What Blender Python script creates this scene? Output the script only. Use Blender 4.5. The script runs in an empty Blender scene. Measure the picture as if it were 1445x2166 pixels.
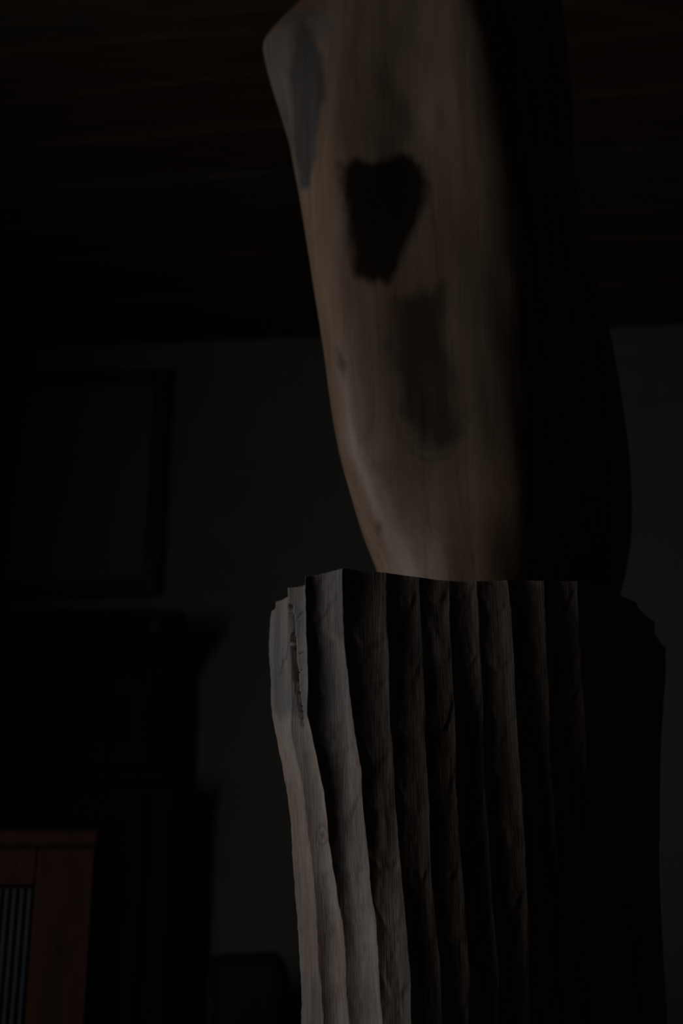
import bpy, math, random
import numpy as np
from mathutils import Vector

random.seed(7)
rng = np.random.default_rng(7)
sc = bpy.context.scene
col = sc.collection

# ------------------------------------------------------------------ camera
W, H, F = 1445.0, 2166.0, 3010.0
CAM = np.array([0.0, 0.0, 0.75])
TILT = math.radians(22.0)
FW = np.array([0, math.cos(TILT), math.sin(TILT)])
UP = np.array([0, -math.sin(TILT), math.cos(TILT)])
RT = np.array([1.0, 0, 0])
cd = bpy.data.cameras.new('camera')
cam = bpy.data.objects.new('camera', cd)
col.objects.link(cam)
cam.location = CAM
cam.rotation_euler = (math.pi / 2 + TILT, 0, 0)
cd.sensor_fit = 'HORIZONTAL'
cd.sensor_width = 24.0
cd.lens = F / W * 24.0
cd.dof.use_dof = True
cd.dof.focus_distance = 1.50
cd.dof.aperture_fstop = 3.8
cd.clip_start = 0.05
sc.camera = cam

# ------------------------------------------------------------------ world, window light, exposure
world = bpy.data.worlds.new('world')
sc.world = world
world.use_nodes = True
bg = world.node_tree.nodes['Background']
bg.inputs[0].default_value = (0.55, 0.72, 1.0, 1)
bg.inputs[1].default_value = 0.04
WIN_Y0, WIN_Y1, WIN_Z0, WIN_Z1, WALL_X = 0.76, 1.54, 0.82, 2.00, -1.75
ld = bpy.data.lights.new('window_left_offscreen', 'AREA')
ld.shape = 'RECTANGLE'
ld.size = WIN_Z1 - WIN_Z0
ld.size_y = WIN_Y1 - WIN_Y0
ld.energy = 20.0
ld.color = (0.94, 0.975, 1.0)
lo = bpy.data.objects.new('window_left_offscreen', ld)
col.objects.link(lo)
lo.location = (WALL_X - 0.10, (WIN_Y0 + WIN_Y1) / 2, (WIN_Z0 + WIN_Z1) / 2)
lo.rotation_euler = (0, -math.pi / 2, 0)
sc.view_settings.view_transform = 'Standard'
sc.view_settings.look = 'None'
sc.view_settings.gamma = 1.0
sc.view_settings.use_curve_mapping = False
sc.view_settings.exposure = 0.0
sc.cycles.use_denoising = True
sc.cycles.max_bounces = 6

# ------------------------------------------------------------------ pixel helpers
def ray(u, v):
    return FW + RT * ((u - W / 2) / F) - UP * ((v - H / 2) / F)
def at_y(u, v, Y):
    r = ray(u, v); return CAM + r * (Y / r[1])
def at_z(u, v, Z):
    r = ray(u, v); return CAM + r * ((Z - CAM[2]) / r[2])
def project(P):
    d = P - CAM
    w = d @ FW
    return W / 2 + F * (d @ RT) / w, H / 2 - F * (d @ UP) / w

# ------------------------------------------------------------------ mesh helpers
def link(o, parent=None):
    col.objects.link(o)
    if parent is not None:
        o.parent = parent
    return o
def tag(o, label=None, cat=None, group=None, kind=None):
    if label: o['label'] = label
    if cat: o['category'] = cat
    if group: o['group'] = group
    if kind: o['kind'] = kind
    return o
def mesh_obj(name, verts, faces, mat, parent=None, smooth=False):
    me = bpy.data.meshes.new(name)
    me.from_pydata([tuple(map(float, v)) for v in verts], [], faces)
    me.materials.append(mat)
    if smooth:
        me.polygons.foreach_set('use_smooth', [True] * len(me.polygons))
    me.update()
    return link(bpy.data.objects.new(name, me), parent)
def empty(name, loc):
    o = bpy.data.objects.new(name, None)
    o.location = loc
    o.empty_display_size = 0.05
    return link(o)
def box_vf(x0, x1, y0, y1, z0, z1, b=0.0):
    """box with chamfered edges (24 verts when b>0)"""
    if b <= 0:
        v = [(x, y, z) for x in (x0, x1) for y in (y0, y1) for z in (z0, z1)]
        f = [(0, 1, 3, 2), (4, 6, 7, 5), (0, 4, 5, 1), (2, 3, 7, 6), (0, 2, 6, 4), (1, 5, 7, 3)]
        return v, f
    b = min(b, (x1 - x0) * .45, (y1 - y0) * .45, (z1 - z0) * .45)
    v, idx = [], {}
    for i, x in enumerate((x0, x1)):
        for j, y in enumerate((y0, y1)):
            for k, z in enumerate((z0, z1)):
                sx, sy, sz = (1 - 2 * i) * b, (1 - 2 * j) * b, (1 - 2 * k) * b
                for a, p in enumerate(((x, y + sy, z + sz), (x + sx, y, z + sz), (x + sx, y + sy, z))):
                    idx[i, j, k, a] = len(v); v.append(p)
    f = []
    for s in (0, 1):
        f.append([idx[s, j, k, 0] for j, k in ((0, 0), (0, 1), (1, 1), (1, 0))])
        f.append([idx[j, s, k, 1] for j, k in ((0, 0), (1, 0), (1, 1), (0, 1))])
        f.append([idx[j, k, s, 2] for j, k in ((0, 0), (0, 1), (1, 1), (1, 0))])
    for s in (0, 1):
        for t in (0, 1):
            f.append([idx[s, t, 0, 0], idx[s, t, 1, 0], idx[s, t, 1, 1], idx[s, t, 0, 1]])
            f.append([idx[s, 0, t, 0], idx[s, 1, t, 0], idx[s, 1, t, 2], idx[s, 0, t, 2]])
            f.append([idx[0, s, t, 1], idx[1, s, t, 1], idx[1, s, t, 2], idx[0, s, t, 2]])
    for i in (0, 1):
        for j in (0, 1):
            for k in (0, 1):
                f.append([idx[i, j, k, a] for a in range(3)])
    return v, f
def box(name, x0, x1, y0, y1, z0, z1, mat, parent=None, b=0.004):
    v, f = box_vf(x0, x1, y0, y1, z0, z1, b)
    o = mesh_obj(name, v, f, mat, parent)
    fix_normals(o.data)
    return o
def fix_normals(me):
    import bmesh
    bm = bmesh.new(); bm.from_mesh(me)
    bmesh.ops.recalc_face_normals(bm, faces=bm.faces)
    bm.to_mesh(me); bm.free()
def multi_box(name, boxes, mat, parent=None, b=0.004):
    V, Fc = [], []
    for bb in boxes:
        v, f = box_vf(*bb, b)
        n = len(V); V += v; Fc += [[i + n for i in q] for q in f]
    o = mesh_obj(name, V, Fc, mat, parent)
    fix_normals(o.data)
    return o
def grid_obj(name, P, closed, mat, cap_top=None, cap_bot=None, attrs=None, parent=None, flip=False, smooth=True):
    """P: rows x cols x 3 -> one mesh, fast path"""
    R_, C_ = P.shape[:2]
    V = P.reshape(-1, 3)
    r = np.arange(R_ - 1)[:, None]
    nc = C_ if closed else C_ - 1
    c = np.arange(nc)[None, :]
    c2 = (c + 1) % C_
    q = np.stack([r * C_ + c, r * C_ + c2, (r + 1) * C_ + c2, (r + 1) * C_ + c], -1).reshape(-1, 4)
    if flip: q = q[:, ::-1]
    loops = [q.reshape(-1)]; sizes = [np.full(len(q), 4)]
    for capv, row, rev in ((cap_top, 0, flip), (cap_bot, R_ - 1, not flip)):
        if capv is None: continue
        ci = len(V); V = np.vstack([V, capv])
        k = np.arange(C_)
        t = np.stack([np.full(C_, ci), row * C_ + (k + 1) % C_, row * C_ + k], -1)
        if rev: t = t[:, ::-1]
        loops.append(t.reshape(-1)); sizes.append(np.full(C_, 3))
    loops = np.concatenate(loops).astype(np.int32); sizes = np.concatenate(sizes).astype(np.int32)
    me = bpy.data.meshes.new(name)
    me.vertices.add(len(V)); me.vertices.foreach_set('co', V.astype(np.float32).reshape(-1))
    me.loops.add(len(loops)); me.loops.foreach_set('vertex_index', loops)
    me.polygons.add(len(sizes))
    starts = np.concatenate([[0], np.cumsum(sizes)[:-1]]).astype(np.int32)
    me.polygons.foreach_set('loop_start', starts)
    me.polygons.foreach_set('loop_total', sizes)
    me.polygons.foreach_set('use_smooth', np.full(len(sizes), smooth))
    me.update(calc_edges=True); me.validate()
    for k, a in (attrs or {}).items():
        at = me.attributes.new(k, 'FLOAT', 'POINT')
        full = np.zeros(len(V), np.float32); full[:a.size] = a.reshape(-1)
        at.data.foreach_set('value', full)
    me.materials.append(mat)
    return link(bpy.data.objects.new(name, me), parent)

def smoothstep(a, b, x):
    t = np.clip((x - a) / (b - a), 0, 1); return t * t * (3 - 2 * t)
def hash2(i, j, s):
    h = np.sin(i * 127.1 + j * 311.7 + s * 74.7) * 43758.5453
    return h - np.floor(h)
def vnoise(x, y, s=0):
    xi, yi = np.floor(x), np.floor(y); fx, fy = x - xi, y - yi
    fx = fx * fx * (3 - 2 * fx); fy = fy * fy * (3 - 2 * fy)
    a, b = hash2(xi, yi, s), hash2(xi + 1, yi, s)
    c, d = hash2(xi, yi + 1, s), hash2(xi + 1, yi + 1, s)
    return (a + (b - a) * fx) * (1 - fy) + (c + (d - c) * fx) * fy - .5
def poly_sd(u, v, pts):
    """signed distance (negative inside) to a pixel polygon"""
    pts = np.array(pts, float); d = np.full(u.shape, 1e9); inside = np.zeros(u.shape, bool)
    n = len(pts)
    for i in range(n):
        a, b = pts[i], pts[(i + 1) % n]
        e = b - a; L = e @ e
        t = np.clip(((u - a[0]) * e[0] + (v - a[1]) * e[1]) / L, 0, 1)
        d = np.minimum(d, np.hypot(u - a[0] - t * e[0], v - a[1] - t * e[1]))
        c = ((a[1] > v) != (b[1] > v))
        with np.errstate(divide='ignore', invalid='ignore'):
            xi = a[0] + (v - a[1]) * e[0] / (e[1] if e[1] else 1e-9)
        inside ^= c & (u < xi)
    return np.where(inside, -d, d)
def line_d(u, v, pts):
    d = np.full(u.shape, 1e9)
    for a, b in zip(pts[:-1], pts[1:]):
        a, b = np.array(a, float), np.array(b, float)
        e = b - a; t = np.clip(((u - a[0]) * e[0] + (v - a[1]) * e[1]) / (e @ e), 0, 1)
        d = np.minimum(d, np.hypot(u - a[0] - t * e[0], v - a[1] - t * e[1]))
    return d

# ------------------------------------------------------------------ materials
class NT:
    def __init__(s, name):
        s.m = bpy.data.materials.new(name); s.m.use_nodes = True
        s.t = s.m.node_tree; s.n = s.t.nodes; s.b = s.n['Principled BSDF']
    def new(s, typ, **kw):
        n = s.n.new(typ)
        for k, v in kw.items(): setattr(n, k, v)
        return n
    def ln(s, a, b): s.t.links.new(a, b)
    def coords(s, scale):
        tc = s.new('ShaderNodeTexCoord'); mp = s.new('ShaderNodeMapping')
        mp.inputs['Scale'].default_value = scale
        s.ln(tc.outputs['Object'], mp.inputs['Vector']); return mp.outputs[0]
    def noise(s, vec, scale=1.0, detail=4, rough=.6, dist=0.0):
        n = s.new('ShaderNodeTexNoise')
        n.inputs['Scale'].default_value = scale; n.inputs['Detail'].default_value = detail
        n.inputs['Roughness'].default_value = rough; n.inputs['Distortion'].default_value = dist
        s.ln(vec, n.inputs['Vector']); return n.outputs['Fac']
    def ramp(s, fac, stops):
        r = s.new('ShaderNodeValToRGB'); e = r.color_ramp.elements
        while len(e) < len(stops): e.new(.5)
        for k, (p, c) in enumerate(stops):
            e[k].position = p; e[k].color = (*c, 1)
        s.ln(fac, r.inputs[0]); return r.outputs[0]
    def mix(s, fac, a, b, blend='MIX'):
        m = s.new('ShaderNodeMix', data_type='RGBA', blend_type=blend)
        for sock, v in ((m.inputs[0], fac), (m.inputs[6], a), (m.inputs[7], b)):
            if hasattr(v, 'is_output'): s.ln(v, sock)
            elif isinstance(v, tuple): sock.default_value = (*v, 1)
            else: sock.default_value = v
        return m.outputs[2]
    def math(s, op, a, b=0.0, clamp=False):
        m = s.new('ShaderNodeMath', operation=op, use_clamp=clamp)
        for sock, v in ((m.inputs[0], a), (m.inputs[1], b)):
            if hasattr(v, 'is_output'): s.ln(v, sock)
            else: sock.default_value = v
        return m.outputs[0]
    def attr(s, name):
        a = s.new('ShaderNodeAttribute', attribute_name=name); return a.outputs['Fac']
    def bump(s, h, strength, dist):
        b = s.new('ShaderNodeBump'); b.inputs['Strength'].default_value = strength
        b.inputs['Distance'].default_value = dist
        s.ln(h, b.inputs['Height']); s.ln(b.outputs[0], s.b.inputs['Normal'])
    def col(s, c):
        if hasattr(c, 'is_output'): s.ln(c, s.b.inputs['Base Color'])
        else: s.b.inputs['Base Color'].default_value = (*c, 1)
    def set(s, rough=.6, spec=.5):
        s.b.inputs['Roughness'].default_value = rough
        s.b.inputs['Specular IOR Level'].default_value = spec
        return s.m

def simple_wood(name, dark, light, rough=.6, axis=(18, 18, 1.5), spec=.4):
    t = NT(name); v = t.coords(axis)
    n = t.noise(v, 3.0, 6, .65, .6)
    t.col(t.ramp(n, [(.3, dark), (.7, light)]))
    t.bump(n, .25, .004)
    return t.set(rough, spec)

def column_wood():
    t = NT('weathered_oak')
    fine = t.noise(t.coords((420, 420, 9)), 1.0, 5, .7, .4)
    mid = t.noise(t.coords((70, 70, 3.5)), 1.0, 4, .6, .8)
    patch = t.noise(t.coords((9, 9, 4)), 1.0, 3, .5, .3)
    g = t.math('ADD', t.math('MULTIPLY', fine, .55), t.math('MULTIPLY', mid, .45))
    brown = t.ramp(g, [(.34, (.112, .082, .066)), (.5, (.195, .152, .126)), (.66, (.275, .226, .195))])
    red = t.mix(.75, brown, (.78, .64, .54), 'MULTIPLY')
    brown = t.mix(t.math('MULTIPLY', t.math('SUBTRACT', patch, .42), 4, True), brown, red)
    grey = t.ramp(g, [(.34, (.058, .051, .048)), (.52, (.112, .101, .097)), (.68, (.172, .158, .153))])
    c = t.mix(t.attr('grey'), brown, grey)
    dk = t.ramp(g, [(.3, (.006, .005, .0045)), (.7, (.016, .013, .012))])
    c = t.mix(t.attr('dark'), c, dk)
    t.col(c)
    pores = t.noise(t.coords((700, 700, 22)), 1.0, 2, .5)
    t.bump(t.math('ADD', t.math('MULTIPLY', fine, .6), t.math('MULTIPLY', pores, .6)), .55, .0012)
    return t.set(.72, .28)

def block_wood():
    t = NT('waxed_walnut')
    fine = t.noise(t.coords((260, 260, 6)), 1.0, 5, .65, .5)
    mid = t.noise(t.coords((34, 34, 2.2)), 1.0, 4, .6, 1.2)
    patch = t.noise(t.coords((6, 6, 2.2)), 1.0, 3, .5, .5)
    g = t.math('ADD', t.math('MULTIPLY', fine, .3), t.math('MULTIPLY', mid, .7))
    brown = t.ramp(g, [(.32, (.115, .075, .050)), (.5, (.165, .112, .078)), (.68, (.205, .150, .108))])
    red = t.mix(.7, brown, (.85, .62, .48), 'MULTIPLY')
    brown = t.mix(t.math('MULTIPLY', t.math('SUBTRACT', patch, .44), 4, True), brown, red)
    grey = t.ramp(g, [(.35, (.066, .058, .052)), (.65, (.115, .103, .094))])
    c = t.mix(t.attr('grey'), brown, grey)
    c = t.mix(t.attr('dark'), c, (.010, .0065, .005))
    t.col(c)
    t.bump(t.math('ADD', t.math('MULTIPLY', fine, .3), t.math('MULTIPLY', mid, .7)), .18, .003)
    r = t.math('ADD', t.math('MULTIPLY', t.attr('dark'), .3), t.math('ADD', t.math('MULTIPLY', t.attr('grey'), -.06), .46))
    t.ln(r, t.b.inputs['Roughness'])
    m = t.set(.46, .22)
    t.ln(t.math('MULTIPLY', t.math('SUBTRACT', 1.0, t.attr('dark')), .22), t.b.inputs['Specular IOR Level'])
    return m

def plaster(name, c0, c1, bump=.5):
    t = NT(name)
    big = t.noise(t.coords((1.6, 1.6, 1.6)), 1.0, 5, .6, .4)
    sm = t.noise(t.coords((38, 38, 38)), 1.0, 4, .6)
    mid = t.noise(t.coords((9, 9, 22)), 1.0, 4, .6)
    t.col(t.ramp(big, [(.3, c0), (.7, c1)]))
    t.bump(t.math('ADD', sm, mid), bump, .012)
    return t.set(.92, .15)

M_col = column_wood()
M_block = block_wood()
M_wall = plaster('grey_plaster', (.120, .111, .100), (.154, .143, .129))
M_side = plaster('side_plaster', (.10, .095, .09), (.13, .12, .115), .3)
M_plank = simple_wood('ceiling_board', (.034, .0165, .0105), (.075, .041, .027), .8, (1.2, 14, 14), .2)
M_plank2 = simple_wood('ceiling_board_pale', (.036, .024, .0145), (.072, .050, .032), .8, (1.2, 14, 14), .2)
M_gap = plaster('ceiling_chinking', (.012, .010, .009), (.07, .063, .058), .4)
M_floor = simple_wood('floor_board', (.035, .024, .017), (.06, .042, .03), .6, (2, 16, 16))
M_black = simple_wood('black_oak', (.012, .0105, .0095), (.026, .022, .020), .85, spec=.06)
M_arm = simple_wood('armoire_oak', (.014, .006, .004), (.030, .013, .008), .8, spec=.08)
M_brown = simple_wood('red_brown_oak', (.016, .0066, .0037), (.034, .0145, .0083), .8, spec=.08)
M_frame = simple_wood('frame_wood', (.030, .016, .010), (.06, .034, .022), .5)

# ------------------------------------------------------------------ room shell
ZC = 3.18                                           # ceiling height
pa, pb = at_z(0, 738, ZC), at_z(1445, 690, ZC)      # wall / ceiling joint seen in the picture
ws = (pb[1] - pa[1]) / (pb[0] - pa[0])
def wall_y(x): return pa[1] + (x - pa[0]) * ws
XR = 2.4; YF = -2.2; YB = wall_y(WALL_X) + .05

nx, nz = 150, 120
gx = np.linspace(WALL_X, XR, nx); gz = np.linspace(0, ZC + .05, nz)
P = np.zeros((nz, nx, 3))
P[..., 0] = gx[None, :]; P[..., 2] = gz[:, None]
bx = P[..., 0] * 3; bz = P[..., 2] * 3
P[..., 1] = wall_y(P[..., 0]) + .010 * vnoise(bx, bz, 1) + .005 * vnoise(bx * 3.1, bz * 3.1, 2) + .0025 * vnoise(bx * 9, bz * 9, 3)
o = grid_obj('wall_back', P, False, M_wall); tag(o, kind='structure')

def slab(name, x0, x1, y0, y1, z0, z1, mat):
    o = box(name, x0, x1, y0, y1, z0, z1, mat, None, 0); tag(o, kind='structure'); return o
slab('floor', WALL_X - .3, XR + .1, YF - .1, YB + .2, -.1, 0, M_floor)
# left wall with a window opening, one mesh
v_, f_ = [], []
for bb in ((WALL_X - .28, WALL_X, YF, WIN_Y0, 0, ZC + .05), (WALL_X - .28, WALL_X, WIN_Y1, YB + .1, 0, ZC + .05),
           (WALL_X - .28, WALL_X, WIN_Y0, WIN_Y1, 0, WIN_Z0), (WALL_X - .28, WALL_X, WIN_Y0, WIN_Y1, WIN_Z1, ZC + .05)):
    v, f = box_vf(*bb); n = len(v_); v_ += v; f_ += [[i + n for i in q] for q in f]
o = mesh_obj('wall_left', v_, f_, M_side); fix_normals(o.data); tag(o, kind='structure')
slab('wall_right', XR, XR + .1, YF, YB + .1, 0, ZC + .05, M_side)
slab('wall_front', WALL_X - .28, XR + .1, YF - .1, YF, 0, ZC + .05, M_side)
# window frame, bars and clear panes
tw = NT('clear_pane'); tr = tw.new('ShaderNodeBsdfTransparent'); gl = tw.new('ShaderNodeBsdfGlossy')
gl.inputs['Roughness'].default_value = .03
mx = tw.new('ShaderNodeMixShader'); mx.inputs[0].default_value = .06
tw.ln(tr.outputs[0], mx.inputs[1]); tw.ln(gl.outputs[0], mx.inputs[2])
tw.ln(mx.outputs[0], tw.n['Material Output'].inputs[0]); M_pane = tw.m
xw0, xw1 = WALL_X - .08, WALL_X - .04
ym, zm = (WIN_Y0 + WIN_Y1) / 2, (WIN_Z0 + WIN_Z1) / 2
win = multi_box('window_1', [(xw0, xw1, WIN_Y0, WIN_Y0 + .04, WIN_Z0, WIN_Z1), (xw0, xw1, WIN_Y1 - .04, WIN_Y1, WIN_Z0, WIN_Z1),
      (xw0, xw1, WIN_Y0 + .04, WIN_Y1 - .04, WIN_Z0, WIN_Z0 + .05), (xw0, xw1, WIN_Y0 + .04, WIN_Y1 - .04, WIN_Z1 - .04, WIN_Z1),
      (xw0, xw1, ym - .012, ym + .012, WIN_Z0 + .05, WIN_Z1 - .04)], M_black, None, .003)
tag(win, kind='structure')
for y0, y1 in ((WIN_Y0 + .04, ym - .012), (ym + .012, WIN_Y1 - .04)):
    box('pane', xw0 + .018, xw0 + .022, y0, y1, WIN_Z0 + .05, WIN_Z1 - .04, M_pane, win, 0)

# ceiling: backing slab and hand-cut boards
ceil = slab('ceiling', WALL_X - .28, XR + .1, YF - .1, YB + .15, ZC + .045, ZC + .12, M_gap)
seams = [((0, 738), (1445, 690)), ((0, 648), (1445, 597)), ((200, 548), (650, 531)), ((650, 464), (1445, 437)),
         ((250, 376), (625, 353)), ((0, 305), (590, 252)), ((0, 213), (560, 150)), ((0, 101), (575, 46)),
         ((0, -30), (600, -98))]
def seam_line(s):
    a, b = at_z(*s[0], ZC), at_z(*s[1], ZC)
    m = (b[1] - a[1]) / (b[0] - a[0]); return m, a[1] - m * a[0]
SL = [seam_line(s) for s in seams]
m0, c0 = SL[-1]
while c0 > YF + .25:
    c0 -= .22; SL.append((m0 * .98, c0)); m0 *= .9
xs = np.linspace(WALL_X, XR, 46)
pmats = {3: M_plank2, 7: M_plank2}
for i in range(len(SL) - 1):
    (ma, ca), (mb, cb) = SL[i], SL[i + 1]
    far = ma * xs + ca - .004 - .012 * (vnoise(xs * 5, xs * 0 + i, 5) + .5) - .008 * np.abs(vnoise(xs * 17, xs * 0 + i, 6))
    near = mb * xs + cb + .004 + .012 * (vnoise(xs * 5, xs * 0 + i, 7) + .5) + .008 * np.abs(vnoise(xs * 17, xs * 0 + i, 8))
    if i == 0: far = far + .02
    zb = ZC + rng.uniform(-.012, .010) + .006 * vnoise(xs * 2.2, xs * 0 + i, 9)
    ch = .010
    ring = np.stack([np.stack([xs, far, zb + .05], 1), np.stack([xs, far, zb + ch], 1), np.stack([xs, far - ch, zb], 1),
                     np.stack([xs, near + ch, zb + .004 * vnoise(xs * 3, xs * 0 + i, 4)], 1), np.stack([xs, near, zb + ch], 1), np.stack([xs, near, zb + .05], 1)])
    o = grid_obj('plank', ring, False, pmats.get(i, M_plank), parent=ceil, flip=False, smooth=False)

# ------------------------------------------------------------------ fluted column (lower sculpture)
VK = [1210, 1450, 1700, 1900, 2165]
YD = dict(S=[1.625] * 5, A0=[1.598] * 5, A1=[1.556, 1.552, 1.552, 1.556, 1.560], A2=[1.510, 1.502, 1.504, 1.516, 1.528],
          A3=[1.497, 1.496, 1.497, 1.499, 1.500], A4=[1.510, 1.504, 1.500, 1.498, 1.497], A5=[1.516, 1.511, 1.506, 1.504, 1.503],
          A6=[1.521, 1.517, 1.512, 1.511, 1.511], A7=[1.526, 1.523, 1.520, 1.519, 1.520], A8=[1.530, 1.528, 1.528, 1.529, 1.530],
          A9=[1.535, 1.536, 1.539, 1.541, 1.543], A10=[1.544, 1.547, 1.554, 1.559, 1.563], A11=[1.585, 1.592, 1.605, 1.618, 1.63],
          A12=[1.635, 1.64, 1.65, 1.66, 1.67], A13=[1.70, 1.705, 1.71, 1.72, 1.73], R=[1.80] * 5)   # depth of each ridge down its length
def depth(k, v): return np.interp(v, VK, YD[k])
AR = {
 'S': [(575, 1292), (572, 1314), (569, 1358), (571.5, 1419), (573, 1460), (572, 1488), (577, 1517), (590, 1583), (606, 1666), (616, 1749), (619, 1815), (626, 1911), (632.7, 2010), (637, 2077), (637.4, 2165)],
 'A0': [(584, 1272), (580, 1314), (577, 1358), (579, 1419), (580, 1460), (580, 1488), (584, 1517), (596, 1583), (614, 1670), (630, 1763), (635.5, 1857), (642.4, 1960), (644.6, 2016), (650.7, 2090), (654, 2165)],
 'A1': [(608, 1243), (612, 1336), (612, 1400), (613.5, 1474), (613, 1550), (621.7, 1591), (634, 1638), (642.4, 1694), (649, 1763), (656, 1816), (665, 1897), (668.7, 1966), (671.5, 2049), (677, 2085), (682, 2165)],
 'A2': [(645, 1220), (646.6, 1289), (648, 1364), (650.7, 1436), (649, 1509), (662, 1563), (673, 1616), (682.5, 1666), (692, 1730), (695, 1777), (703, 1825), (713, 1894), (722.7, 1944), (729.6, 2010), (730.4, 2077), (737, 2165)],
 'A3': [(723.5, 1202), (725, 1275), (728, 1358), (737, 1433), (743.4, 1503), (753, 1563), (763, 1624), (767.5, 1699), (775, 1771), (781, 1830), (785.5, 1890), (794.7, 1949), (799.6, 2010), (803, 2090), (809, 2165)],
 'A4': [(817.6, 1211), (819, 1314), (823.7, 1391), (823, 1474), (826, 1530), (832, 1597), (836.7, 1694), (841.7, 1763), (846.5, 1820), (855, 1908), (862.5, 1994), (868.6, 2071), (871, 2165)],
 'A5': [(886.8, 1221), (891.5, 1347), (897, 1433), (900.5, 1510), (900.5, 1568), (902.6, 1616), (908, 1699), (910.5, 1790), (914, 1860), (919, 1911), (925, 1977), (933, 2041), (936, 2165)],
 'A6': [(949.5, 1229), (954, 1358), (960.7, 1470), (965, 1559), (966, 1660), (972, 1761), (981, 1864), (987.5, 1940), (994, 2052), (993, 2165)],
 'A7': [(1009, 1229), (1014, 1336), (1021, 1448), (1023, 1559), (1027.7, 1671), (1032, 1735), (1039, 1828), (1044.6, 1940), (1056.7, 2052), (1057, 2165)],
 'A8': [(1073, 1227), (1081, 1292), (1085.7, 1381), (1092, 1483), (1097, 1582), (1103.6, 1670), (1112.5, 1806), (1117, 1940), (1122, 2096), (1124, 2165)],
 'A9': [(1150.4, 1228), (1155, 1336), (1160.7, 1448), (1165, 1559), (1168.5, 1660), (1179.5, 1806), (1187.5, 1940), (1193, 2096), (1194, 2165)],
 'A10': [(1222, 1229), (1226, 1336), (1233, 1448), (1240, 1559), (1242, 1660), (1245, 1828), (1251, 1962), (1257.6, 2096), (1260, 2165)],
 'A11': [(1290, 1243), (1296, 1400), (1302, 1600), (1306, 1800), (1312, 2000), (1318, 2165)],
 'A12': [(1345, 1274), (1348, 1400), (1348, 1600), (1350, 1800), (1356, 2000), (1362, 2165)],
 'A13': [(1384, 1314), (1386, 1400), (1380, 1600), (1380, 1800), (1386, 2000), (1394, 2165)],
 'R': [(1408, 1372), (1408, 1425), (1402.6, 1492), (1397, 1604), (1396, 1693), (1395, 1828), (1398, 1918), (1402.6, 1998), (1409, 2096), (1411.6, 2165)],
}
ZT_VIS = .80
def track(k):
    return np.array([at_y(u, v, depth(k, v)) for u, v in AR[k]])[::-1]   # rising z
TR = {k: track(k) for k in AR}
ROWS_V, ROWS_L = 560, 40
tv = np.concatenate([np.linspace(0, 1, ROWS_V), 1 + np.linspace(0, 1, ROWS_L + 1)[1:]])
def rows_for(ztop):
    return np.where(tv <= 1, ztop + (ZT_VIS - ztop) * tv, ZT_VIS * (2 - tv))
def wob(z, k):
    return .0009 * vnoise(z * 55, z * 0 + k, 11) + .0006 * vnoise(z * 160, z * 0 + k, 12)
lines = []
names = list(AR)
for k, nme in enumerate(names):
    t = TR[nme]; zt = t[-1, 2]; z = rows_for(zt)
    x = np.interp(z, t[:, 2], t[:, 0])
    y = np.interp(z, t[:, 2], t[:, 1]) + .004 * vnoise(z * 9, z * 0 + k, 13)
    lines.append(np.stack([x + wob(z, k), y, z], 1))
XL, XRr = lines[0][:, 0], lines[-1][:, 0]
for k, (fr, yy, zt) in enumerate([(.985, 1.90, 1.285), (.90, 1.965, 1.282), (.76, 2.0, 1.28), (.60, 2.01, 1.285), (.44, 2.0, 1.283), (.28, 1.97, 1.28), (.14, 1.915, 1.283), (.05, 1.84, 1.28), (.02, 1.77, 1.282)]):
    z = rows_for(zt)
    x = XL + (XRr - XL) * fr
    lines.append(np.stack([x + wob(z, k + 30), np.full_like(z, yy), z], 1))
NA = len(lines)
SEG = 40
cen = np.mean([l[:, :2] for l in lines], axis=0)
s = np.arange(SEG) / SEG
cols_ = []
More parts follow.
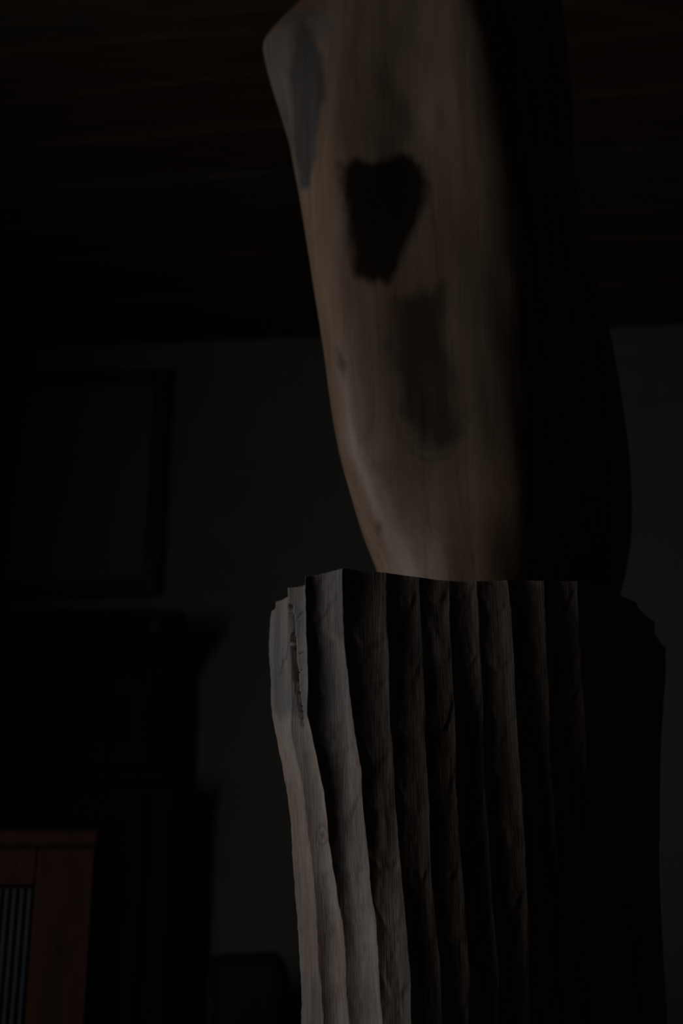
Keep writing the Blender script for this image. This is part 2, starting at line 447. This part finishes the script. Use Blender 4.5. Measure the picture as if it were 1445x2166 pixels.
for i in range(NA):
    A, B = lines[i], lines[(i + 1) % NA]
    ch = B - A
    L = np.hypot(ch[:, 0], ch[:, 1])
    n = np.stack([ch[:, 1], -ch[:, 0]], 1) / L[:, None]
    out = (A[:, :2] + B[:, :2]) / 2 - cen
    sg = np.sign((n * out).sum(1)); n *= sg[:, None]
    dep = L * ((.10, .19, .27, .15)[i] if i < 4 else .036 + .022 * hash2(i, 3, 1))
    Pz = A[:, None, :] + ch[:, None, :] * s[None, :, None]
    z = Pz[..., 2]; S2 = np.broadcast_to(s[None, :], z.shape)
    pk = .5 if i < 2 or i > 11 else .42                        # gouged deepest off centre
    w_ = np.where(S2 < pk, S2 / pk * .5, .5 + (S2 - pk) / (1 - pk) * .5)
    prof = 1 - np.abs(2 * w_ - 1) ** 2.0
    d = -dep[:, None] * prof
    # gouge strokes: overlapping shallow scoops along the flute
    Ls = .045 + .03 * hash2(i, 7, 2)
    ph = z / Ls + .55 * vnoise(z * 14, S2 * 2 + i * 5, 21) - .9 * (S2 - .5) ** 2 + hash2(i, 1, 5)
    saw = ph - np.floor(ph)
    scoop = (saw * (1 - smoothstep(.80, 1, saw)))
    if i == 3:                                                 # bold overlapping tongues in the corner flute
        ph = z / .047 - .8 * S2 + .5 * vnoise(z * 20, S2 * 3, 24)
        saw = ph - np.floor(ph)
        scoop = scoop + .9 * saw * (1 - smoothstep(.78, 1, saw)) * smoothstep(1.05, 1.18, z)
    env = np.minimum(1, 6 * S2 * (1 - S2))
    d = d + env * (-.0010 * scoop + .0012 * vnoise(z * 30, S2 * 3 + i * 7, 22) + .0005 * vnoise(z * 110, S2 * 8 + i * 9, 23))
    Pz = Pz.copy()
    Pz[..., 0] += n[:, 0:1] * d; Pz[..., 1] += n[:, 1:2] * d
    if i < 15:                                                 # the rim is sawn off level between the ridges
        va, vb = AR[names[i]][0][1], AR[names[i + 1]][0][1]
        vd = va + (vb - va) * s + (2.5 if i in (1, 2) else 1.0) * 4 * s * (1 - s) + 1.2 * vnoise(s * 6, s * 0 + i, 71)
        r_ = np.array([ray(700, q) for q in vd])
        dz = CAM[2] + Pz[0, :, 1] * r_[:, 2] / r_[:, 1] - Pz[0, :, 2]
        Pz[..., 2] += dz[None, :] * np.maximum(0, 1 - (z[0:1, :] - z) / .06)
    cols_.append((Pz, n))
P = np.concatenate([c[0] for c in cols_], 1)
N = np.concatenate([np.repeat(c[1][:, None, :], SEG, 1) for c in cols_], 1)
u, v = project(P.reshape(-1, 3)); u = u.reshape(P.shape[:2]); v = v.reshape(P.shape[:2])
fid = np.broadcast_to((np.arange(P.shape[1]) // SEG)[None, :], u.shape)
front = fid <= 14
# drying crack with the knot at its head in the second flute from the corner
crack = [(613, 1282), (616, 1300), (617, 1325), (620, 1345), (624, 1390), (627, 1440), (633, 1480), (637, 1505), (641, 1536)]
dc = line_d(u, v, crack)
wdt = np.interp(v, [1280, 1350, 1400, 1500, 1540], [4.0, 3.6, 3.2, 2.6, .9])
cr = (1 - smoothstep(wdt * .55, wdt * 1.35, dc)) * ((fid == 1) | (fid == 2))
kn = np.exp(-(((u - 618) / 5.5) ** 2 + ((v - 1327) / 17) ** 2)) * ((fid == 1) | (fid == 2))
kn2 = kn * (.55 + .9 * vnoise(u * .35 + v * .22, v * .12, 31))
split = (1 - smoothstep(.6, 2.2, line_d(u, v, [(694, 2125), (698, 2150), (696, 2166)]))) * (fid == 3)
push = -(.016 * cr + .008 * split + .003 * np.clip(kn2, 0, 1))
chk = np.zeros_like(u)
for cx0, cy0, cx1, cy1 in ((606, 1395, 613, 1350), (628, 1312, 640, 1294), (632, 1385, 643, 1378), (630, 1424, 641, 1415), (628, 1456, 638, 1449), (594, 1426, 600, 1396)):
    chk = np.maximum(chk, 1 - smoothstep(.5, 1.5, line_d(u, v, [(cx0, cy0), (cx1, cy1)])))
chk *= (fid <= 2)
push = push - .0025 * chk
P[..., 0] += N[..., 0] * push; P[..., 1] += N[..., 1] * push
edge = 1518 + 22 * vnoise(u * .06, v * .01, 41) + 14 * vnoise(u * .3, v * .05, 42)
grey = (1 - smoothstep(-14, 14, v - edge)) * (fid <= 3) * np.where(fid == 3, .85, .9)
grey = grey * (1 - .25 * smoothstep(-.1, .3, vnoise(u * .05, v * .016, 46)))
grey = np.maximum(grey, (fid <= 2) * .75 * smoothstep(2030, 2110, v + 60 * vnoise(u * .05, v * .02, 43)) * smoothstep(720, 660, u))
grey = np.maximum(grey, (fid == 3) * .55 * smoothstep(.1, .3, vnoise(u * .02, v * .008, 44) + .2))
grey = np.maximum(grey, (fid == 0) * .6 * smoothstep(1800, 1900, v))
dark = .85 * smoothstep(.25, .6, kn2)                  # the knot itself is dark wood
dark = np.maximum(dark, .45 * (1 - smoothstep(-5, 9, poly_sd(u, v, [(838, 1850), (852, 1822), (857, 1860), (866, 1990), (871, 2120), (866, 2165), (846, 2165), (852, 2060), (846, 1960)]) + 10 * vnoise(u * .08, v * .03, 45))) * (fid == 4))
kr = np.hypot((u - 682) / 1.0, (v - 1766) / 1.9)
dark = np.maximum(dark, (.55 * (1 - smoothstep(2, 6, kr)) + .3 * (1 - smoothstep(1.2, 3, np.abs(kr - 11)))) * (fid == 2))
topc = np.append(cen[0], 1.28); botc = np.append(cen[-1], 0.0)
column = grid_obj('fluted_wood_column', P, True, M_col, topc, botc, dict(grey=grey, dark=dark), flip=True)
tag(column, 'thick weathered wooden column with sharp vertical flutes and a split knot, carrying the smooth block', 'sculpture')

# ------------------------------------------------------------------ smooth tapering block on top
CT = {   # (u, v, depth)
 'L': [(900, -190, 1.78), (800, -140, 1.77), (700, -62, 1.76), (630, 10, 1.76), (580, 62, 1.755), (557, 92, 1.75), (555, 104, 1.75), (562, 140, 1.75), (573, 180, 1.75), (588, 225, 1.75), (602, 268, 1.75), (617, 315, 1.75), (628, 370, 1.75), (640, 445, 1.75), (651, 515, 1.75), (664, 590, 1.75), (680, 680, 1.75), (694, 760, 1.75), (706, 840, 1.75), (720, 925, 1.75), (738, 1010, 1.75), (757, 1080, 1.75), (775, 1145, 1.75), (796, 1206, 1.75), (812, 1260, 1.75)],
 'FL': [(930, -190, 1.70), (760, -60, 1.675), (690, 30, 1.665), (678, 120, 1.66), (680, 210, 1.655), (690, 330, 1.644), (694, 450, 1.643), (701, 600, 1.642), (713, 760, 1.641), (737, 930, 1.645), (782, 1060, 1.658), (822, 1150, 1.668), (850, 1206, 1.672), (870, 1260, 1.675)],
 'F': [(950, -190, 1.66), (880, -60, 1.636), (862, 120, 1.633), (870, 300, 1.626), (885, 500, 1.620), (905, 700, 1.617), (935, 900, 1.618), (965, 1060, 1.627), (985, 1160, 1.632), (1000, 1260, 1.645)],
 'FR': [(1000, -190, 1.69), (1035, -40, 1.630), (1066, 120, 1.620), (1094, 300, 1.616), (1118, 500, 1.622), (1133, 700, 1.628), (1147, 900, 1.633), (1152, 1060, 1.634), (1154, 1160, 1.650), (1152, 1260, 1.665)],
 'R': [(1130, -190, 1.80), (1180, -40, 1.79), (1195, 80, 1.785), (1202, 162, 1.78), (1210, 300, 1.78), (1224, 420, 1.78), (1255, 560, 1.78), (1291, 694, 1.78), (1318, 840, 1.78), (1333, 970, 1.78), (1337, 1050, 1.78), (1335, 1120, 1.78), (1327, 1190, 1.78), (1313, 1250, 1.78), (1300, 1290, 1.78)],
 'BR': [(1090, -190, 1.88), (1125, 0, 1.90), (1150, 400, 1.91), (1215, 800, 1.92), (1240, 1050, 1.92), (1215, 1250, 1.91)],
 'B': [(960, -190, 1.92), (930, 0, 1.95), (940, 400, 1.96), (990, 800, 1.97), (1030, 1050, 1.97), (1030, 1250, 1.95)],
 'BL': [(890, -190, 1.88), (740, 0, 1.89), (700, 150, 1.89), (745, 400, 1.90), (800, 800, 1.90), (855, 1050, 1.90), (890, 1250, 1.88)],
}
ZB0, ZB1 = 1.268, 2.50
NR, SP = 420, 34
zz = np.linspace(ZB1, ZB0, NR)
ctr = []
for k, pts in CT.items():
    Q = np.array([at_y(*p) for p in pts]); Q = Q[np.argsort(Q[:, 2])]
    x = np.interp(zz, Q[:, 2], Q[:, 0]); y = np.interp(zz, Q[:, 2], Q[:, 1])
    if k not in ('L',):                                # smooth all but the kinked silhouette
        ker = np.hanning(41); ker /= ker.sum()
        x = np.convolve(np.pad(x, 20, 'edge'), ker, 'valid'); y = np.convolve(np.pad(y, 20, 'edge'), ker, 'valid')
    else:
        ker = np.hanning(11); ker /= ker.sum()
        x = np.convolve(np.pad(x, 5, 'edge'), ker, 'valid')
    ctr.append(np.stack([x, y], 1))
C = np.stack(ctr, 1)                                   # rows x 8 x 2
n = C.shape[1]
tt = np.arange(SP) / SP
segs = []
for i in range(n):
    p0, p1, p2, p3 = C[:, (i - 1) % n], C[:, i], C[:, (i + 1) % n], C[:, (i + 2) % n]
    t = tt[None, :, None]
    q = .5 * (2 * p1[:, None] + (p2 - p0)[:, None] * t + (2 * p0 - 5 * p1 + 4 * p2 - p3)[:, None] * t ** 2 + (3 * p1 - p0 - 3 * p2 + p3)[:, None] * t ** 3)
    segs.append(q)
XY = np.concatenate(segs, 1)
cenb = C.mean(1)
rd = XY - cenb[:, None]; rl = np.linalg.norm(rd, axis=2, keepdims=True)
ang = np.arctan2(rd[..., 1], rd[..., 0])
zg = np.broadcast_to(zz[:, None], ang.shape)
und = .004 * vnoise(ang * 2.2 + 8, zg * 5, 51) + .0020 * vnoise(ang * 6 + 9, zg * 14, 52)
shr = 1 - .35 * smoothstep(2.42, 2.50, zg) ** 2 - .03 * smoothstep(1.30, 1.268, zg)
XY = cenb[:, None] + rd * (shr[..., None] + und[..., None] / rl)
P = np.concatenate([XY, zg[..., None]], 2)
u, v = project(P.reshape(-1, 3)); u = u.reshape(ang.shape); v = v.reshape(ang.shape)
fr = (P[..., 1] < 1.80)
nz1 = vnoise(u * .045, v * .03, 61) * 18 + vnoise(u * .16, v * .05, 62) * 8
def stain(poly, soft, amt, wob=1.0):
    return amt * (1 - smoothstep(-soft, soft, poly_sd(u, v, poly) + wob * nz1)) * fr
dark = stain([(716, 352), (745, 333), (785, 343), (815, 332), (855, 325), (893, 345), (907, 392), (893, 445), (868, 510), (842, 572), (815, 594), (785, 597), (752, 582), (740, 520), (728, 445)], 14, .95, .8)
dark = np.maximum(dark, stain([(795, 420), (806, 500), (800, 580), (790, 500)], 8, .97, .3))
dark = np.maximum(dark, stain([(835, 640), (935, 600), (942, 720), (962, 830), (975, 920), (930, 955), (890, 925), (855, 880), (838, 780), (825, 700)], 24, .66))
dark = np.maximum(dark, stain([(794, 1108), (806, 1105), (808, 1122), (797, 1130)], 9, .5, .2))
dark = np.maximum(dark, stain([(712, 735), (735, 770), (728, 800), (715, 775)], 7, .5, .3))
for k in range(5):                                     # cathedral arcs under the figure
    rr = np.hypot((u - 915) / 1.0, (v - 820) / 1.75)
    dark = np.maximum(dark, .22 * (1 - smoothstep(1.0, 5.5, np.abs(rr - 36 - 13 * k + .35 * nz1))) * smoothstep(830, 880, v) * fr)
grey = stain([(636, 30), (662, 66), (682, 130), (686, 205), (672, 265), (668, 330), (655, 395), (638, 398), (624, 340), (618, 280), (612, 160), (622, 80)], 8, .95, .3)
dark = np.maximum(dark, .50 * grey)
grey = np.maximum(grey, stain([(552, 96), (620, 20), (690, 20), (700, 60), (640, 120), (640, 250), (620, 330), (585, 220)], 12, .7, .5))
topb = np.append(cenb[0], ZB1 + .004); botb = np.append(cenb[-1], ZB0)
block = grid_obj('carved_wood_block', P, True, M_block, topb, botb, dict(grey=grey, dark=dark), flip=True)
tag(block, 'smooth tapering brown wooden block with dark stains standing on the fluted column', 'sculpture')

# ------------------------------------------------------------------ framed panel on the back wall
def frame_at(u0, u1, v0, v1, off):
    yw = wall_y(-.6)
    a, b = at_y(u0, v1, yw - off), at_y(u1, v0, yw - off)
    return a, b
yw = wall_y(-.8)
zt = at_y(200, 795, yw)[2]; zb = at_y(200, 1268, yw)[2]
xr_ = at_y(352, 1030, yw)[0]; xl_ = at_y(8, 1030, yw)[0] - .03
pic = empty('framed_panel', ((xl_ + xr_) / 2, wall_y((xl_ + xr_) / 2) - .012, zb))
pic.rotation_euler = (0, 0, math.atan(ws))
hw, hh, fwid = (xr_ - xl_) / 2, zt - zb, .052
M_mat = plaster('grey_sheet', (.10, .097, .112), (.125, .121, .14), .08)
box('backing_sheet', -hw + fwid - .006, hw - fwid + .006, -.012, 0.0, fwid - .006, hh - fwid + .006, M_mat, pic, 0)
for bb in ((-hw, -hw + fwid, -.034, 0, 0, hh), (hw - fwid, hw, -.034, 0, 0, hh)):
    box('stile', *bb, M_frame, pic, .006)
for bb in ((-hw + fwid, hw - fwid, -.034, 0, hh - fwid, hh), (-hw + fwid, hw - fwid, -.034, 0, 0, fwid)):
    box('rail', *bb, M_frame, pic, .006)
tag(pic, 'grey panel in a brown wooden frame hung high on the plaster wall', 'picture')

# ------------------------------------------------------------------ armoire under the framed panel
ya = wall_y(-.7) - .24                                 # front of the carcass
xa1 = at_y(346, 1480, ya)[0]; xa0 = WALL_X + .22
z_top = at_y(300, 1290, ya - .06)[2]; z_cor = at_y(300, 1392, ya - .06)[2]
arm = empty('armoire', ((xa0 + xa1) / 2, ya + .12, 0))
def rel(o, root):
    o.location = -Vector(root.location); return o
cx = (xa0 + xa1) / 2; yb_ = ya + .20
def abox(name, root, bb, mat, parent=None, b=.004):
    c = box(name, *bb, mat, parent or root, b)
    if parent is None: c.location = -Vector(root.location)
    return c
z_mid = at_y(330, 1642, ya)[2]                         # ledge of the wider lower part
xb1 = at_y(363, 1780, ya - .03)[0]
abox('carcass', arm, (xa0, xa1, ya + .022, yb_ - .03, z_mid, z_cor), M_black)
abox('lower_carcass', arm, (xa0 - .03, xb1, ya - .02, yb_ - .03, .08, z_mid - .03), M_black)
abox('ledge', arm, (xa0 - .045, xb1 + .012, ya - .05, yb_ - .03, z_mid - .03, z_mid), M_black, b=.008)
xc1 = at_y(386, 1345, ya - .06)[0]
c = multi_box('cornice', [(xa0 - .06, xc1, ya - .06, yb_ - .03, z_top - .045, z_top), (xa0 - .04, xc1 - .022, ya - .035, yb_ - .03, z_top - .10, z_top - .045),
                          (xa0 - .015, xc1 - .045, ya - .01, yb_ - .03, z_cor - .0, z_top - .10)], M_arm, arm, .008)
c.location = -Vector(arm.location)
stl = at_y(328, 1325, ya - .06)
M_brass = NT('dull_brass'); M_brass.col((.05, .043, .034)); M_brass = M_brass.set(.7, .15)
# small pale boss on the cornice corner
v_, f_ = [], []
for r_, (rad, dy) in enumerate(((.020, 0), (.020, .006), (.013, .012), (.004, .015))):
    for k in range(14):
        a = 2 * math.pi * k / 14
        v_.append((stl[0] + rad * math.cos(a), ya - .06 - dy, stl[2] + rad * math.sin(a)))
for r_ in range(3):
    for k in range(14):
        f_.append((r_ * 14 + k, r_ * 14 + (k + 1) % 14, (r_ + 1) * 14 + (k + 1) % 14, (r_ + 1) * 14 + k))
f_.append(tuple(range(42, 56)))
c = mesh_obj('boss', v_, f_, M_brass, arm); fix_normals(c.data); c.location = -Vector(arm.location)
for z0, z1, yf in ((.14, z_mid - .06, ya - .02), (z_mid + .03, z_cor - .03, ya + .022)):
    for x0, x1 in ((xa0 + .03, cx - .004), (cx + .004, xa1 - .03)):
        d = abox('door', arm, (x0, x1, yf - .022, yf, z0, z1), M_black)
        box('door_panel', x0 + .07, x1 - .07, yf - .032, yf - .020, z0 + .08, z1 - .08, M_arm, d, .008)
        kx = x1 - .03 if x0 < cx - .1 else x0 + .03
        box('knob', kx - .010, kx + .010, yf - .042, yf - .020, (z0 + z1) / 2, (z0 + z1) / 2 + .02, M_brass, d, .006)
for px in (xa0 + .02, xa1 - .08):
    for py in (ya + .03, yb_ - .10):
        abox('foot', arm, (px, px + .06, py, py + .06, 0, .08), M_black)
tag(arm, 'tall two-part blackened armoire with a projecting reddish cornice below the framed panel', 'armoire')

# ------------------------------------------------------------------ red-brown cabinet with a grey ribbed shutter
yr = 2.40
zr = at_y(100, 1757, yr)[2]
xr1 = at_y(203, 1800, yr)[0]; xr0 = xr1 - .62
rb = empty('ribbed_cabinet', ((xr0 + xr1) / 2, yr + .16, 0))
xs1 = at_y(72, 1900, yr)[0]                            # right edge of the ribbed shutter
zs1 = at_y(40, 1872, yr)[2]
c = multi_box('carcass', [(xs1, xr1, yr, yr + .32, .05, zr - .028), (xr0, xr0 + .03, yr, yr + .32, .05, zr - .028),
                          (xr0 + .03, xs1, yr, yr + .32, zs1, zr - .028), (xr0 + .03, xs1, yr + .02, yr + .32, .05, zs1)], M_brown, rb, .003)
c.location = -Vector(rb.location)
abox('top', rb, (xr0 - .01, xr1 + .008, yr - .01, yr + .325, zr - .028, zr), M_brown, b=.006)
M_rib = NT('grey_slat'); nn = M_rib.noise(M_rib.coords((60, 60, 6)), 1, 3)
M_rib.col(M_rib.ramp(nn, [(.3, (.018, .019, .022)), (.7, (.032, .034, .038))])); M_rib = M_rib.set(.7, .1)
pitch = .0125
nr = int((xs1 - xr0 - .036) / pitch)
first = None
for k in range(nr):
    x1 = xs1 - .003 - k * pitch
    if first is None:
        rvv, rff = [], []
        for z in (.09, zs1 - .004):
            for a in range(7):
                th = math.pi * a / 6
                rvv.append((-pitch * .46 + pitch * .46 * math.cos(th), .006 - .012 * math.sin(th), z))
        for a in range(6): rff.append((a, a + 1, 8 + a, 7 + a))
        rff += [tuple(range(7)), tuple(range(7, 14))]
        o = mesh_obj('slat', rvv, rff, M_rib, rb); fix_normals(o.data); first = o
    else:
        o = first.copy(); link(o); o.parent = rb
    o.location = Vector((x1, yr + .014, 0)) - Vector(rb.location)
abox('plinth', rb, (xr0 + .02, xr1 - .02, yr + .03, yr + .31, 0, .05), M_black)
tag(rb, 'low red-brown wooden cabinet with a shutter of narrow grey vertical slats', 'cabinet')

# ------------------------------------------------------------------ chair against the back wall
M_leather = plaster('brown_leather', (.050, .036, .024), (.075, .055, .037), .15)
yh = 4.05
ztc = at_y(520, 2016, yh)[2]
xcl, xcr = at_y(447, 2040, yh)[0], at_y(606, 2040, yh)[0]
rot = math.radians(-24)
wch = (xcr - xcl) / math.cos(rot)
chair = empty('chair', ((xcl + xcr) / 2, yh, 0))
chair.rotation_euler = (0, 0, rot)
h = wch / 2
def sweep(name, path, sx, sy, mat, parent):
    V, Fc = [], []
    for k, (x, y, z, g) in enumerate(path):
        for a, b_ in ((-1, -.6), (-.6, -1), (.6, -1), (1, -.6), (1, .6), (.6, 1), (-.6, 1), (-1, .6)):
            V.append((x + a * sx * g, y + b_ * sy * g, z))
    for k in range(len(path) - 1):
        for a in range(8):
            Fc.append((k * 8 + a, k * 8 + (a + 1) % 8, k * 8 + 8 + (a + 1) % 8, k * 8 + 8 + a))
    Fc.append(tuple(range(8))); Fc.append(tuple(range(len(V) - 8, len(V))))
    o = mesh_obj(name, V, Fc, mat, parent); fix_normals(o.data); return o
pw = .012
# back posts run down into the rear legs; the top of one flares outward, the other is rounded
sweep('back_post', [(-h + pw, .06, 0, 1), (-h + pw, .02, .45, 1.1), (-h + pw + .004, 0, ztc - .10, 1), (-h + pw, 0, ztc - .05, 1.05), (-h + pw - .008, 0, ztc - .018, 1.25), (-h + pw - .012, 0, ztc - .004, 1.1)], pw, .014, M_black, chair)
sweep('back_post', [(h - pw, .06, 0, 1), (h - pw, .02, .45, 1.1), (h - pw, 0, ztc - .09, 1.3), (h - pw - .004, 0, ztc - .045, 1.3), (h - pw - .012, 0, ztc - .018, 1.05), (h - pw - .022, 0, ztc - .002, .7)], pw, .014, M_black, chair)
box('top_rail', -h + pw, h - pw - .01, -.012, .014, ztc - .030, ztc, M_black, chair, .008)
box('back_pad', -h + 2 * pw - .002, h - 2 * pw + .002, -.020, .012, .62, ztc - .026, M_leather, chair, .012)
box('lower_rail', -h + pw, h - pw, .0, .03, .57, .61, M_black, chair, .004)
box('seat', -h - .03, h + .03, -.36, .045, .42, .475, M_leather, chair, .016)
box('apron', -h - .02, h + .02, -.345, .03, .36, .42, M_black, chair, .004)
for sx in (-1, 1):
    sweep('front_leg', [(sx * (h + .005), -.33, 0, .8), (sx * (h + .005), -.33, .37, 1.1)], .016, .016, M_black, chair)
tag(chair, 'dark wooden chair with a brown leather back against the plaster wall', 'chair')
